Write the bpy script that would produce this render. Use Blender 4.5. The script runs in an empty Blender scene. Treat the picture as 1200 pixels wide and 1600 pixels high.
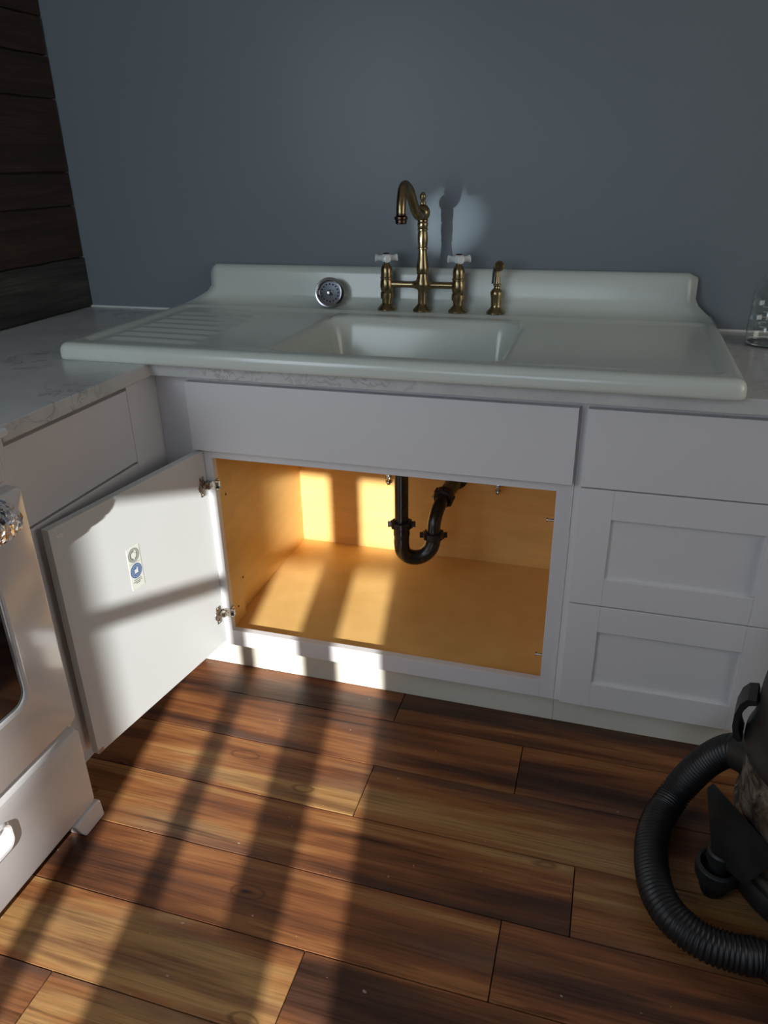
import bpy, bmesh, math, random
from mathutils import Vector, Matrix
random.seed(7)
S = bpy.context.scene
COL = S.collection
PI = math.pi

# ------------------------------------------------------------------ camera
cd = bpy.data.cameras.new('camera'); cam = bpy.data.objects.new('camera', cd); COL.objects.link(cam)
yaw, pit, rol = 0.29632730936, -0.43581043544, -0.01788299137
cam.matrix_world = Matrix.Translation((1.67227, -2.15223, 1.32672)) @ Matrix.Rotation(yaw, 4, 'Z') @ Matrix.Rotation(PI/2 + pit, 4, 'X') @ Matrix.Rotation(rol, 4, 'Z')
cd.sensor_fit = 'VERTICAL'; cd.sensor_height = 32.0; cd.sensor_width = 24.0
cd.lens = 1169.7268/1600*32.0
cd.clip_start = .02
S.camera = cam

# ------------------------------------------------------------------ world, sun, daylight
w = bpy.data.worlds.new('sky'); S.world = w; w.use_nodes = True
wb = w.node_tree.nodes['Background']
wb.inputs['Color'].default_value = (.50, .68, 1.0, 1); wb.inputs['Strength'].default_value = 1.0

SUN = Vector((-.19, 1.0, -.32)).normalized()
sd = bpy.data.lights.new('sun', 'SUN'); so = bpy.data.objects.new('sun', sd); COL.objects.link(so)
sd.energy = 9.8; sd.angle = math.radians(.42); sd.color = (1.0, .975, .93)
so.rotation_euler = SUN.to_track_quat('-Z', 'Y').to_euler(); so.location = (2.5, -9, 4)

def area(name, loc, target, sx, sy, power, color):
    d = bpy.data.lights.new(name, 'AREA'); d.shape = 'RECTANGLE'; d.size = sx; d.size_y = sy
    d.energy = power; d.color = color
    o = bpy.data.objects.new(name, d); COL.objects.link(o); o.location = loc
    o.rotation_euler = (Vector(target)-Vector(loc)).to_track_quat('-Z', 'Y').to_euler()
    return o
# skylight of the rear window and of the window in the left wall
area('rear_window_skylight', (.95, -4.9, 1.45), (.9, 0, 1.1), 1.4, 1.1, 12, (.76, .88, 1.0))
area('left_window_skylight', (.12, -2.35, 1.5), (1.0, -.9, .6), 1.0, 1.1, 16.5, (.78, .90, 1.0))

area('right_fill_light', (3.8, -1.2, 1.25), (.6, -1.2, .5), 1.3, 1.4, 15, (1.0, .92, .84))  # added warm fill without a known source, lifts the left cabinets and range
# added spot lamp standing in for sunlight reflected onto the wall behind the faucet
gd = bpy.data.lights.new('glint_stand_in_spot', 'SPOT'); go = bpy.data.objects.new('glint_stand_in_spot', gd); COL.objects.link(go)
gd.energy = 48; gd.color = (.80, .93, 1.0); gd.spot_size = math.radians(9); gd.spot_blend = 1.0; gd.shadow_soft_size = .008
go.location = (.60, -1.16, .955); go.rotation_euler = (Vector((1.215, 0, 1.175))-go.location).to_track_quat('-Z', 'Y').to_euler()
vs = S.view_settings
vs.view_transform = 'Standard'; vs.look = 'None'; vs.exposure = 0.0; vs.gamma = 1.0; vs.use_curve_mapping = False
try:
    S.cycles.use_denoising = True; S.cycles.max_bounces = 10; S.cycles.diffuse_bounces = 6
    S.cycles.transmission_bounces = 10; S.cycles.transparent_max_bounces = 12
    S.cycles.sample_clamp_indirect = 6; S.cycles.caustics_reflective = False; S.cycles.caustics_refractive = False
except Exception: pass

# ------------------------------------------------------------------ materials
class NT:
    def __init__(s, name):
        s.m = bpy.data.materials.new(name); s.m.use_nodes = True; s.t = s.m.node_tree
        s.b = s.t.nodes['Principled BSDF']
    def n(s, typ, **kw):
        x = s.t.nodes.new(typ)
        for k, v in kw.items():
            if k in x.inputs.keys() if hasattr(x.inputs, 'keys') else False: x.inputs[k].default_value = v
            else: setattr(x, k, v)
        return x
    def l(s, a, b): s.t.links.new(a, b)
    def coord(s, scale=(1, 1, 1), rnd=False, which='Object'):
        tc = s.n('ShaderNodeTexCoord'); mp = s.n('ShaderNodeMapping'); mp.inputs['Scale'].default_value = scale
        out = tc.outputs[which]
        if rnd:
            oi = s.n('ShaderNodeObjectInfo'); mu = s.n('ShaderNodeMath', operation='MULTIPLY'); mu.inputs[1].default_value = 37.0
            s.l(oi.outputs['Random'], mu.inputs[0])
            ad = s.n('ShaderNodeVectorMath', operation='ADD'); s.l(out, ad.inputs[0]); s.l(mu.outputs[0], ad.inputs[1]); out = ad.outputs[0]
        s.l(out, mp.inputs['Vector']); return mp.outputs['Vector']
    def noise(s, vec, scale=5, detail=3, rough=.5, dist=0):
        x = s.n('ShaderNodeTexNoise'); x.inputs['Scale'].default_value = scale; x.inputs['Detail'].default_value = detail
        x.inputs['Roughness'].default_value = rough; x.inputs['Distortion'].default_value = dist
        s.l(vec, x.inputs['Vector']); return x.outputs['Fac']
    def ramp(s, fac, stops, interp='LINEAR'):
        r = s.n('ShaderNodeValToRGB'); r.color_ramp.interpolation = interp
        e = r.color_ramp.elements
        while len(e) < len(stops): e.new(.5)
        for el, (p, c) in zip(e, stops): el.position = p; el.color = (c[0], c[1], c[2], 1) if hasattr(c, '__len__') else (c, c, c, 1)
        s.l(fac, r.inputs[0]); return r.outputs['Color']
    def mix(s, fac, a, b, mode='MIX'):
        x = s.n('ShaderNodeMix', data_type='RGBA', blend_type=mode)
        for k, v in ((0, fac), (6, a), (7, b)):
            if hasattr(v, 'node'): s.l(v, x.inputs[k])
            elif k == 0: x.inputs[0].default_value = v
            else: x.inputs[k].default_value = (v[0], v[1], v[2], 1)
        return x.outputs[2]
    def bump(s, h, strength=.2, dist=.002, prev=None):
        b = s.n('ShaderNodeBump'); b.inputs['Strength'].default_value = strength; b.inputs['Distance'].default_value = dist
        s.l(h, b.inputs['Height'])
        if prev: s.l(prev, b.inputs['Normal'])
        return b.outputs['Normal']
def simple(name, col, rough=.4, metal=0, var=.06, scale=8, bump=0, bscale=200, spec=.5, coat=0, rv=.0, **kw):
    t = NT(name); v = t.coord()
    f = t.noise(v, scale, 3)
    lo = [c*(1-var) for c in col]; hi = [min(1, c*(1+var)) for c in col]
    t.l(t.ramp(f, [(.3, lo), (.7, hi)]), t.b.inputs['Base Color'])
    t.b.inputs['Roughness'].default_value = rough; t.b.inputs['Metallic'].default_value = metal
    t.b.inputs['Specular IOR Level'].default_value = spec; t.b.inputs['Coat Weight'].default_value = coat
    t.b.inputs['Coat Roughness'].default_value = .08
    if rv:
        r = t.n('ShaderNodeMapRange'); r.inputs[3].default_value = max(0, rough-rv); r.inputs[4].default_value = rough+rv
        t.l(f, r.inputs[0]); t.l(r.outputs[0], t.b.inputs['Roughness'])
    if bump: t.l(t.bump(t.noise(v, bscale, 2), bump, .001), t.b.inputs['Normal'])
    for k, x in kw.items(): t.b.inputs[k.replace('_', ' ')].default_value = x
    return t.m
M = {}
M['paint'] = simple('white_cabinet_paint', (.69, .68, .69), .38, var=.015, scale=3, bump=.03, bscale=120)
M['paint_in'] = simple('white_door_melamine', (.645, .68, .685), .42, var=.015, scale=3)
M['enamel'] = simple('white_range_enamel', (.70, .70, .71), .16, var=.01, scale=3, coat=.4)
M['porcelain'] = simple('white_porcelain_enamel', (.62, .655, .595), .24, var=.02, scale=5, coat=.25, bump=.02, bscale=22)
M['ceramic'] = simple('white_handle_ceramic', (.78, .80, .78), .18, var=.02, coat=.5)
M['brass'] = simple('antique_brass', (.31, .235, .125), .27, 1, var=.08, scale=16, rv=.05)
M['brass_dark'] = simple('dark_bronze', (.10, .065, .045), .3, 1, var=.3, scale=60)
M['chrome'] = simple('chrome', (.50, .50, .50), .13, 1, var=.05, rv=.04)
M['cream'] = simple('cream_white_toe_board', (.70, .68, .58), .45, var=.03, scale=5)
M['nickel'] = simple('nickel_plate', (.55, .51, .45), .28, 1, var=.12, scale=80, rv=.1)
M['abs'] = simple('black_abs_plastic', (.018, .016, .016), .26, var=.3, scale=20, rv=.08)
M['rubber'] = simple('black_rubber', (.008, .008, .009), .45, var=.4, scale=25, bump=.15, bscale=90, rv=.1)
M['blackp'] = simple('dusty_black_plastic', (.010, .011, .011), .5, var=.6, scale=14, bump=.15, bscale=150, rv=.1)
M['dark'] = simple('dark_gap', (.02, .018, .018), .7, var=.2)
M['ceil'] = simple('white_ceiling_paint', (.62, .61, .58), .9, var=.02)
M['caulk'] = simple('white_caulk', (.75, .76, .74), .45, var=.03)
M['ovenglass'] = simple('black_oven_glass', (.006, .006, .008), .05, var=.1, coat=.6)
M['greyframe'] = simple('grey_oven_gasket', (.16, .17, .18), .4, var=.1)
M['steel'] = simple('steel_rack', (.3, .3, .3), .25, 1, var=.1)

def wallpaint():
    t = NT('slate_blue_wall_paint'); v = t.coord()
    f = t.noise(v, 2.0, 3)
    t.l(t.ramp(f, [(.3, (.185, .214, .236)), (.7, (.196, .225, .248))]), t.b.inputs['Base Color'])
    t.b.inputs['Roughness'].default_value = .33; t.b.inputs['Specular IOR Level'].default_value = .2
    n1 = t.bump(t.noise(v, 160, 3), .10, .001)
    t.l(t.bump(t.noise(v, 5, 2), .12, .01, n1), t.b.inputs['Normal'])
    return t.m
M['wall'] = wallpaint()

def maple():
    t = NT('maple_veneer'); v = t.coord((1.2, 1.2, 9))
    f = t.noise(v, 3, 4, .6, .3); g = t.noise(t.coord((3, 3, 90)), 5, 3)
    c = t.ramp(f, [(.3, (.69, .415, .140)), (.7, (.79, .51, .185))])
    c = t.mix(.22, c, t.ramp(g, [(.35, (.62, .36, .11)), (.65, (.82, .55, .21))]))
    t.l(c, t.b.inputs['Base Color']); t.b.inputs['Roughness'].default_value = .38
    t.b.inputs['Specular IOR Level'].default_value = .4
    return t.m
M['maple'] = maple()

def quartz():
    t = NT('white_veined_quartz'); v = t.coord()
    d = t.noise(v, 3.2, 4, .6)
    ad = t.n('ShaderNodeVectorMath', operation='MULTIPLY_ADD')
    cm = t.n('ShaderNodeCombineXYZ'); t.l(d, cm.inputs[0]); t.l(d, cm.inputs[1])
    t.l(cm.outputs[0], ad.inputs[0]); ad.inputs[1].default_value = (1.2, 1.2, 0); t.l(v, ad.inputs[2])
    vn = t.noise(ad.outputs[0], 4.5, 6, .62, .5)
    a = t.n('ShaderNodeMath', operation='SUBTRACT'); t.l(vn, a.inputs[0]); a.inputs[1].default_value = .5
    b = t.n('ShaderNodeMath', operation='ABSOLUTE'); t.l(a.outputs[0], b.inputs[0])
    veins = t.ramp(b.outputs[0], [(.0, 1.), (.020, .0)])
    msk = t.ramp(t.noise(v, 3.0, 2), [(.47, 0.), (.60, 1.)])
    k = t.mix(1., veins, msk, 'MULTIPLY')
    base = t.ramp(t.noise(v, 9, 5, .6), [(.3, (.50, .51, .50)), (.7, (.62, .62, .60))])
    sep = t.n('ShaderNodeMath', operation='MULTIPLY'); t.l(k, sep.inputs[0]); sep.inputs[1].default_value = .6
    t.l(t.mix(sep.outputs[0], base, (.22, .23, .23)), t.b.inputs['Base Color'])
    t.b.inputs['Roughness'].default_value = .24
    return t.m
M['quartz'] = quartz()

def floorwood():
    t = NT('rustic_vinyl_plank')
    v = t.coord((1, 1, 1), rnd=True)
    def sc(x, y, z=1):
        m = t.n('ShaderNodeMapping'); m.inputs['Scale'].default_value = (x, y, z); t.l(v, m.inputs['Vector']); return m.outputs[0]
    big = t.noise(sc(.8, 9.0), 1.0, 4, .56, .35)
    c = t.ramp(big, [(.27, (.036, .018, .012)), (.39, (.078, .034, .020)), (.48, (.190, .070, .028)), (.55, (.30, .125, .044)), (.62, (.40, .225, .085)), (.69, (.24, .115, .050)), (.77, (.10, .050, .032))])
    grey = t.noise(sc(1.1, 9), 1.3, 2)
    c = t.mix(t.ramp(grey, [(.55, 0.), (.70, .45)]), c, (.13, .085, .065))
    # knots: distance field of stretched voronoi
    vo = t.n('ShaderNodeTexVoronoi'); vo.inputs['Scale'].default_value = 1.0; vo.inputs['Randomness'].default_value = 1.0
    wv = t.n('ShaderNodeVectorMath', operation='MULTIPLY_ADD')
    wn = t.n('ShaderNodeTexNoise'); wn.inputs['Scale'].default_value = 9; t.l(v, wn.inputs['Vector'])
    t.l(wn.outputs['Color'], wv.inputs[0]); wv.inputs[1].default_value = (.18, .18, 0); t.l(sc(2.6, 7.0), wv.inputs[2])
    t.l(wv.outputs[0], vo.inputs['Vector'])
    dist = vo.outputs['Distance']
    wave = t.n('ShaderNodeMath', operation='SINE'); mu = t.n('ShaderNodeMath', operation='MULTIPLY'); mu.inputs[1].default_value = 80
    t.l(dist, mu.inputs[0]); t.l(mu.outputs[0], wave.inputs[0])
    rings = t.ramp(wave.outputs[0], [(.35, .0), (1., 1.)])
    near = t.ramp(dist, [(.02, 1.), (.17, .0)])
    kk = t.mix(1., rings, near, 'MULTIPLY')
    c = t.mix(kk, c, (.050, .018, .010))
    c = t.mix(t.ramp(dist, [(.018, .9), (.05, 0.)]), c, (.04, .018, .012))
    fine = t.noise(sc(5, 230), 1.0, 4, .65)
    g = t.ramp(fine, [(.32, .50), (.50, 1.), (.72, 1.3)])
    c = t.mix(.75, c, g, 'MULTIPLY')
    crack = t.ramp(t.noise(sc(2.2, 48), 1.0, 4, .6, .6), [(.27, (.22, .2, .2)), (.36, (1., 1., 1.))])
    c = t.mix(.8, c, crack, 'MULTIPLY')
    # dust specks and scuffs
    sp = t.ramp(t.noise(sc(70, 70), 1.0, 1), [(.79, 0.), (.82, .45)])
    c = t.mix(sp, c, (.55, .48, .42))
    t.l(c, t.b.inputs['Base Color'])
    r = t.n('ShaderNodeMapRange'); r.inputs[3].default_value = .30; r.inputs[4].default_value = .50
    t.l(fine, r.inputs[0]); t.l(r.outputs[0], t.b.inputs['Roughness'])
    t.b.inputs['Specular IOR Level'].default_value = .35
    t.l(t.bump(fine, .28, .0012), t.b.inputs['Normal'])
    return t.m
M['floor'] = floorwood()

def barnwood(name, lo, mid, hi):
    t = NT(name); v = t.coord((1, 1, 1), rnd=True)
    def sc(x, y, z=1):
        m = t.n('ShaderNodeMapping'); m.inputs['Scale'].default_value = (x, y, z); t.l(v, m.inputs['Vector']); return m.outputs[0]
    f = t.noise(sc(20, 2.2, 26), 1.0, 5, .6, .8)
    c = t.ramp(f, [(.3, lo), (.5, mid), (.75, hi)])
    g = t.noise(sc(60, 9, 260), 1.0, 4, .7)
    c = t.mix(.7, c, t.ramp(g, [(.3, .35), (.7, 1.3)]), 'MULTIPLY')
    t.l(c, t.b.inputs['Base Color']); t.b.inputs['Roughness'].default_value = .75
    n = t.bump(g, .6, .003); t.l(t.bump(f, .5, .006, n), t.b.inputs['Normal'])
    return t.m
M['barn'] = barnwood('dark_reclaimed_plank', (.018, .009, .006), (.040, .020, .012), (.075, .040, .026))
M['barngrey'] = barnwood('grey_reclaimed_plank', (.022, .021, .019), (.050, .048, .042), (.100, .095, .085))

def tankmat():
    t = NT('splashed_stainless_drum'); v = t.coord((1, 1, 1.3))
    f = t.noise(v, 22, 5, .65, 1.2); g = t.noise(v, 9, 3)
    c = t.ramp(f, [(.40, (.035, .028, .022)), (.5, (.15, .125, .10)), (.64, (.33, .30, .25))])
    t.l(c, t.b.inputs['Base Color'])
    t.l(t.ramp(g, [(.4, .9), (.6, .35)]), t.b.inputs['Metallic'])
    t.l(t.ramp(f, [(.4, .6), (.6, .3)]), t.b.inputs['Roughness'])
    return t.m
M['tank'] = tankmat()
M['splash'] = simple('paint_spattered_plastic', (.16, .15, .12), .55, var=.8, scale=26)

def clear(name, col, rough, ior):
    t = NT(name); v = t.coord()
    t.l(t.ramp(t.noise(v, 10, 2), [(.3, col), (.7, [min(1, c*1.02) for c in col])]), t.b.inputs['Base Color'])
    t.b.inputs['Transmission Weight'].default_value = 1; t.b.inputs['Roughness'].default_value = rough; t.b.inputs['IOR'].default_value = ior
    return t.m
M['clear'] = clear('clear_plastic', (.93, .95, .94), .03, 1.45)
M['film'] = clear('crinkled_clear_film', (.95, .95, .95), .10, 1.35)
M['mark'] = simple('white_print', (.6, .62, .62), .6)
M['st_white'] = simple('sticker_paper', (.72, .76, .70), .5, var=.02)
M['st_grey'] = simple('sticker_grey_ink', (.20, .22, .20), .5, var=.05)
M['st_blue'] = simple('sticker_blue_ink', (.05, .13, .34), .5, var=.05)
M['st_ink'] = simple('sticker_black_ink', (.10, .11, .12), .5, var=.05)
M['st_green'] = simple('sticker_green_ink', (.50, .58, .48), .5, var=.05)
M['raw'] = simple('chipped_fibreboard', (.42, .28, .20), .8, var=.2, scale=90)
M['hole'] = simple('peg_hole_shadow', (.10, .05, .02), .9)

# ------------------------------------------------------------------ helpers
def link(name, bm, mat, parent=None, smooth=False, bevel=0, seg=2, mats=None, angle=40):
    me = bpy.data.meshes.new(name); bm.normal_update(); bm.to_mesh(me); bm.free()
    for m in (mats or [mat]): me.materials.append(m if not isinstance(m, str) else M[m])
    o = bpy.data.objects.new(name, me); COL.objects.link(o)
    if parent: o.parent = parent
    if smooth:
        for p in me.polygons: p.use_smooth = True
        try: me.set_sharp_from_angle(angle=math.radians(angle))
        except Exception: pass
    if bevel:
        b = o.modifiers.new('bevel', 'BEVEL'); b.width = bevel; b.segments = seg; b.limit_method = 'ANGLE'; b.angle_limit = math.radians(35)
        for p in me.polygons: p.use_smooth = True
        try: me.set_sharp_from_angle(angle=math.radians(80))
        except Exception: pass
        b.harden_normals = True
    return o
def empty(name, label, cat, loc=(0, 0, 0), group=None):
    o = bpy.data.objects.new(name, None); COL.objects.link(o); o.location = loc; o.empty_display_size = .05
    o['label'] = label; o['category'] = cat
    if group: o['group'] = group
    return o
def tag(o, label, cat, group=None):
    o['label'] = label; o['category'] = cat
    if group: o['group'] = group
    return o
def B(*boxes, off=(0, 0, 0), mi=None):
    bm = bmesh.new()
    for i, b in enumerate(boxes): addbox(bm, b, off, 0 if mi is None else mi[i])
    return bm
def addbox(bm, b, off=(0, 0, 0), mi=0, M4=None):
    x0, x1, y0, y1, z0, z1 = b
    vs_ = [bm.verts.new(Vector((x-off[0], y-off[1], z-off[2]))) for x in (x0, x1) for y in (y0, y1) for z in (z0, z1)]
    if M4:
        for v in vs_: v.co = M4 @ v.co
    for q in ((0, 1, 3, 2), (4, 6, 7, 5), (0, 4, 5, 1), (2, 3, 7, 6), (0, 2, 6, 4), (1, 5, 7, 3)):
        f = bm.faces.new([vs_[i] for i in q]); f.material_index = mi
    return vs_
def lathe(bm, prof, n=32, M4=None, mi=0, cap=True, a0=0, poly=None):
    rings = []
    for r, z in prof:
        ring = []
        for i in range(n):
            a = a0+2*PI*i/n; v = Vector((r*math.cos(a), r*math.sin(a), z))
            if M4: v = M4 @ v
            ring.append(bm.verts.new(v))
        rings.append(ring)
    for a, b in zip(rings, rings[1:]):
        for i in range(n):
            f = bm.faces.new((a[i], a[(i+1) % n], b[(i+1) % n], b[i])); f.material_index = mi
    if cap:
        f = bm.faces.new(rings[0][::-1]); f.material_index = mi
        f = bm.faces.new(rings[-1]); f.material_index = mi
    return rings
def catmull(P, n=10):
    P = [Vector(p) for p in P]; out = []
    Q = [P[0]*2-P[1]]+P+[P[-1]*2-P[-2]]
    for i in range(1, len(Q)-2):
        p0, p1, p2, p3 = Q[i-1:i+3]
        for k in range(n):
            t = k/n; out.append(.5*((2*p1)+(p2-p0)*t+(2*p0-5*p1+4*p2-p3)*t*t+(3*p1-p0-3*p2+p3)*t**3))
    out.append(P[-1]); return out
def tube(bm, pts, rad, n=16, mi=0, cap=True):
    pts = [Vector(p) for p in pts]; up = None; rings = []
    for i, p in enumerate(pts):
        t = (pts[min(i+1, len(pts)-1)]-pts[max(i-1, 0)]).normalized()
        if up is None:
            up = Vector((0, 0, 1)) if abs(t.z) < .9 else Vector((1, 0, 0))
        s = t.cross(up).normalized(); up = s.cross(t).normalized()
        r = rad(i/(len(pts)-1), i) if callable(rad) else rad
        rings.append([bm.verts.new(p+r*(math.cos(2*PI*k/n)*s+math.sin(2*PI*k/n)*up)) for k in range(n)])
    for a, b in zip(rings, rings[1:]):
        for i in range(n):
            f = bm.faces.new((a[i], a[(i+1) % n], b[(i+1) % n], b[i])); f.material_index = mi
    if cap: bm.faces.new(rings[0][::-1]).material_index = mi; bm.faces.new(rings[-1]).material_index = mi
def resample(pts, step):
    out = [pts[0].copy()]; acc = 0
    for a, b in zip(pts, pts[1:]):
        L = (b-a).length; 
        if L < 1e-9: continue
        t = step-acc
        while t <= L: out.append(a.lerp(b, t/L)); t += step
        acc = (acc+L) % step
    return out
def smoothbox(name, b, mat, parent, bev=.0015, seg=2): return link(name, B(b), mat, parent, bevel=bev, seg=seg)
def T(x, y, z): return Matrix.Translation((x, y, z))
def look(axis, loc):   # matrix with local +Z along axis
    q = Vector(axis).to_track_quat('Z', 'Y'); return Matrix.Translation(loc) @ q.to_matrix().to_4x4()
def sstep(a, b, x):
    t = max(0, min(1, (x-a)/(b-a))); return t*t*(3-2*t)

# ------------------------------------------------------------------ the setting
XR, YF, H = 3.9, -5.0, 2.44
def struct(name, bm, mat, **k):
    o = link(name, bm, mat, **k); o['kind'] = 'structure'; return o
floor = struct('floor', B((-.12, XR+.12, YF-.12, .12, -.10, -.008)), 'dark')
struct('wall_back', B((-.12, XR+.12, 0, .12, -.008, H)), 'wall')
wl = struct('wall_left', B((-.12, 0, YF, 0, -.008, H)), 'wall')
struct('wall_right', B((XR, XR+.12, YF, 0, -.008, H)), 'wall')
struct('ceiling', B((-.12, XR+.12, YF-.12, .12, H, H+.1)), 'ceil')
WX0, WX1, WZ0, WZ1 = .80, 2.033, .80, 2.023
struct('wall_front', B((-.12, WX0, YF-.12, YF, -.008, H), (WX1, XR+.12, YF-.12, YF, -.008, H), (WX0, WX1, YF-.12, YF, -.008, WZ0), (WX0, WX1, YF-.12, YF, WZ1, H)), 'wall')
win = struct('window_1', B((WX0, WX1, YF-.09, YF-.05, WZ0, WZ0+.03), (1.793, 1.898, YF-.09, YF-.05, WZ0+.03, WZ1)), 'paint')
for x in (1.594, 1.394, 1.14, .98):
    smoothbox('muntin', (x, x+.052, YF-.085, YF-.055, WZ0+.03, WZ1), 'paint', win, .002)
smoothbox('shadow_blocker', (1.615, 1.793, YF-.0849, YF-.0551, WZ0+.03, 1.205), 'paint', win, .02)  # unseen solid panel, added to cast the shadow at the near left of the floor
smoothbox('muntin', (WX0, WX1, YF-.0849, YF-.0551, 1.716, 1.760), 'paint', win, .002)

# floor planks
PW, PL = .1625, 1.22
plank_mesh = None
def plank_bm():
    bm = bmesh.new(); addbox(bm, (0, PL-.0020, 0, PW-.0021, -.008, 0)); return bm
pm = link('plank', plank_bm(), 'floor', floor, bevel=.0009, seg=1)
pmd = pm.data
allrows = [(-.5065, 1.236), (-.669, 1.573), (-.8315, 1.234), (-.994, 1.720), (-1.1565, 1.592), (-1.319, 1.250), (-1.4815, .820)]
first = True
yy = -.5065
for k in range(4): yy += .1625; allrows.insert(0, (round(yy, 4), [.66, 1.9, .3, 1.4][k]))
yb = -1.4815
for k in range(19): yb -= .1625; allrows.append((round(yb, 4), random.uniform(.3, 1.5)))
for yt, jx in allrows:
    x = jx - math.ceil((jx+.0)/PL)*PL
    while x < XR:
        xs = x; xe = x+PL
        if xe > 0.02 and yt < .17:
            o = pm if first else pm.copy()
            o.data = pmd
            if not first: COL.objects.link(o)
            first = False
            o.parent = floor; o.location = (xs, yt-PW+.0008, 0)
            if xs < 0 or xe > XR or yt > 0:
                me = o.data.copy(); o.data = me
                for vtx in me.vertices:
                    vtx.co.x = min(max(vtx.co.x, 0-xs), XR-xs); vtx.co.y = min(vtx.co.y, 0-(yt-PW))
        x += PL

# reclaimed plank cladding on the left wall
link('backing_board', B((.0, .006, -2.0, -.003, .916, 2.43)), 'dark', wl)
zs = [.916, 1.070, 1.222, 1.318, 1.515, 1.625, 1.722, 1.86, 2.0, 2.15, 2.29, 2.438]
for i, (a, b) in enumerate(zip(zs, zs[1:])):
    t_ = [.022, .020, .019, .0205, .0195, .021, .018, .02, .021, .019, .02][i]
    bm = bmesh.new()
    n = 46; L = 2.0; end = [-.001, -.006, -.004, -.008, -.003, -.012, -.002, -.004, -.006, -.003, -.004][i]
    prev = None; rr = random.Random(i)
    for k in range(n+1):
        yk = -L+(L+end)*k/n
        j1, j2, j3 = rr.uniform(-.0016, .0016), rr.uniform(-.0016, .0016), rr.uniform(-.001, .001)
        za, zb = a+.0018+j1*.6, b-.0018+j2
        if a > 1.0 and False: pass
        ring = [bm.verts.new(Vector((px, yk+a-a, pz))) for px, pz in ((0, za), (t_-.002+j3, za), (t_+j3, za+.0025), (t_+j3*.4, zb-.0025), (t_-.002, zb), (0, zb))]
        if prev:
            for q in range(6): bm.faces.new((prev[q], ring[q], ring[(q+1) % 6], prev[(q+1) % 6]))
        else: bm.faces.new(ring[::-1])
        prev = ring
    bm.faces.new(prev)
    bmesh.ops.recalc_face_normals(bm, faces=bm.faces)
    for v in bm.verts: v.co.z -= a
    o = link('plank', bm, 'barngrey' if i == 0 else 'barn', wl); o.location = (0, 0, a)
    if i == 0: o['label'] = 'grey weathered lowest plank'

# ------------------------------------------------------------------ base cabinets
FY = -.610      # plane of the face frames
FT = .019
CT, CB = .882, .914
def G(o, l): o['label'] = l; return o

# sink base cabinet
sb = empty('sink_base_cabinet', 'white open-front sink base cabinet with maple-coloured inside, under the white sink', 'cabinet', (.75, -.3, 0))
def P(o, parent):   # keep world placement although the parent empty is displaced
    o.parent = parent
    off = Vector((0, 0, 0)); p = parent
    while p is not None: off += p.location; p = p.parent
    o.location = Vector(o.location)-off
    return o
x0, x1 = .717, 1.632
oL, oR, oB, oT = .758, 1.596, .163, .672
zc = .150   # inner floor surface
P(link('side_panel', B((x0, x0+.012, FY+FT, -.004, .114, CT), (x0, x0+.012, -.533, -.004, .0, .1139)), 'maple', bevel=.0005, seg=1), sb)
P(link('side_panel', B((x1-.012, x1, FY+FT, -.004, .114, CT), (x1-.012, x1, -.533, -.004, .0, .1139)), 'maple', bevel=.0005, seg=1), sb)
# inner liner: the side seen through the opening stands just behind the stile
P(link('back_panel', B((x0+.012, x1-.012, -.016, -.004, .012, CT-.02)), 'maple'), sb)
P(link('cabinet_floor', B((x0+.012, x1-.012, FY+FT, -.016, zc-.012, zc)), 'maple', bevel=.0005, seg=1), sb)
ff = B((.612, oL, FY, FY+FT, .114, CT-.001), (oR, x1, FY, FY+FT, .114, CT-.001), (oL, oR, FY, FY+FT, oT, .70), (oL, oR, FY, FY+FT, .114, oB), (oL, oR, FY, FY+FT, .862, CT-.001))
P(G(link('face_frame', ff, 'paint', bevel=.0008), 'white face frame around the opening'), sb)
P(link('false_front', B((.719, 1.628, FY-.020, FY-.001, .697, .868)), 'paint', bevel=.0015), sb)
P(link('toe_board', B((.62, x1, -.551, -.535, .001, .1135)), 'cream', bevel=.0008), sb)
# vertical ledge inside the left side (frame of the side panel) and peg holes
P(link('side_cleat', B((x0+.012, x0+.030, FY+FT, -.505, zc, .862)), 'maple', bevel=.0006), sb)
for yy_, zz in ((-.545, .545), (-.49, .42), (-.545, .20), (-.47, .25)):
    bm = bmesh.new()
    lathe(bm, [(.0032, 0), (.0032, .0008)], 12, look((1, 0, 0), (x0+.0302 if yy_ < -.505 else x0+.0122, yy_, zz)))
    P(link('peg_hole', bm, 'hole'), sb)
for (yy_, zz) in ((-.560, .578), (-.560, .205)):   # shelf pins on the right stile side
    bm = bmesh.new(); M4 = look((-1, 0, 0), (x1-.0121, yy_, zz))
    lathe(bm, [(.0025, 0), (.0025, .040), (.005, .0405), (.005, .043), (.002, .044)], 12, M4)
    P(link('shelf_pin', bm, 'chrome', smooth=True), sb)

# the open door, hung from the left stile
hx, hy = .7365, FY-.001
fx, fy = .6655, -1.093
dv = Vector((fx-hx, fy-hy, 0)); DL = dv.length; ang = math.atan2(dv.y, dv.x)
DM = Matrix.Translation((hx, hy, 0)) @ Matrix.Rotation(ang, 4, 'Z')   # local x along the door, local -y... outer side
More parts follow.
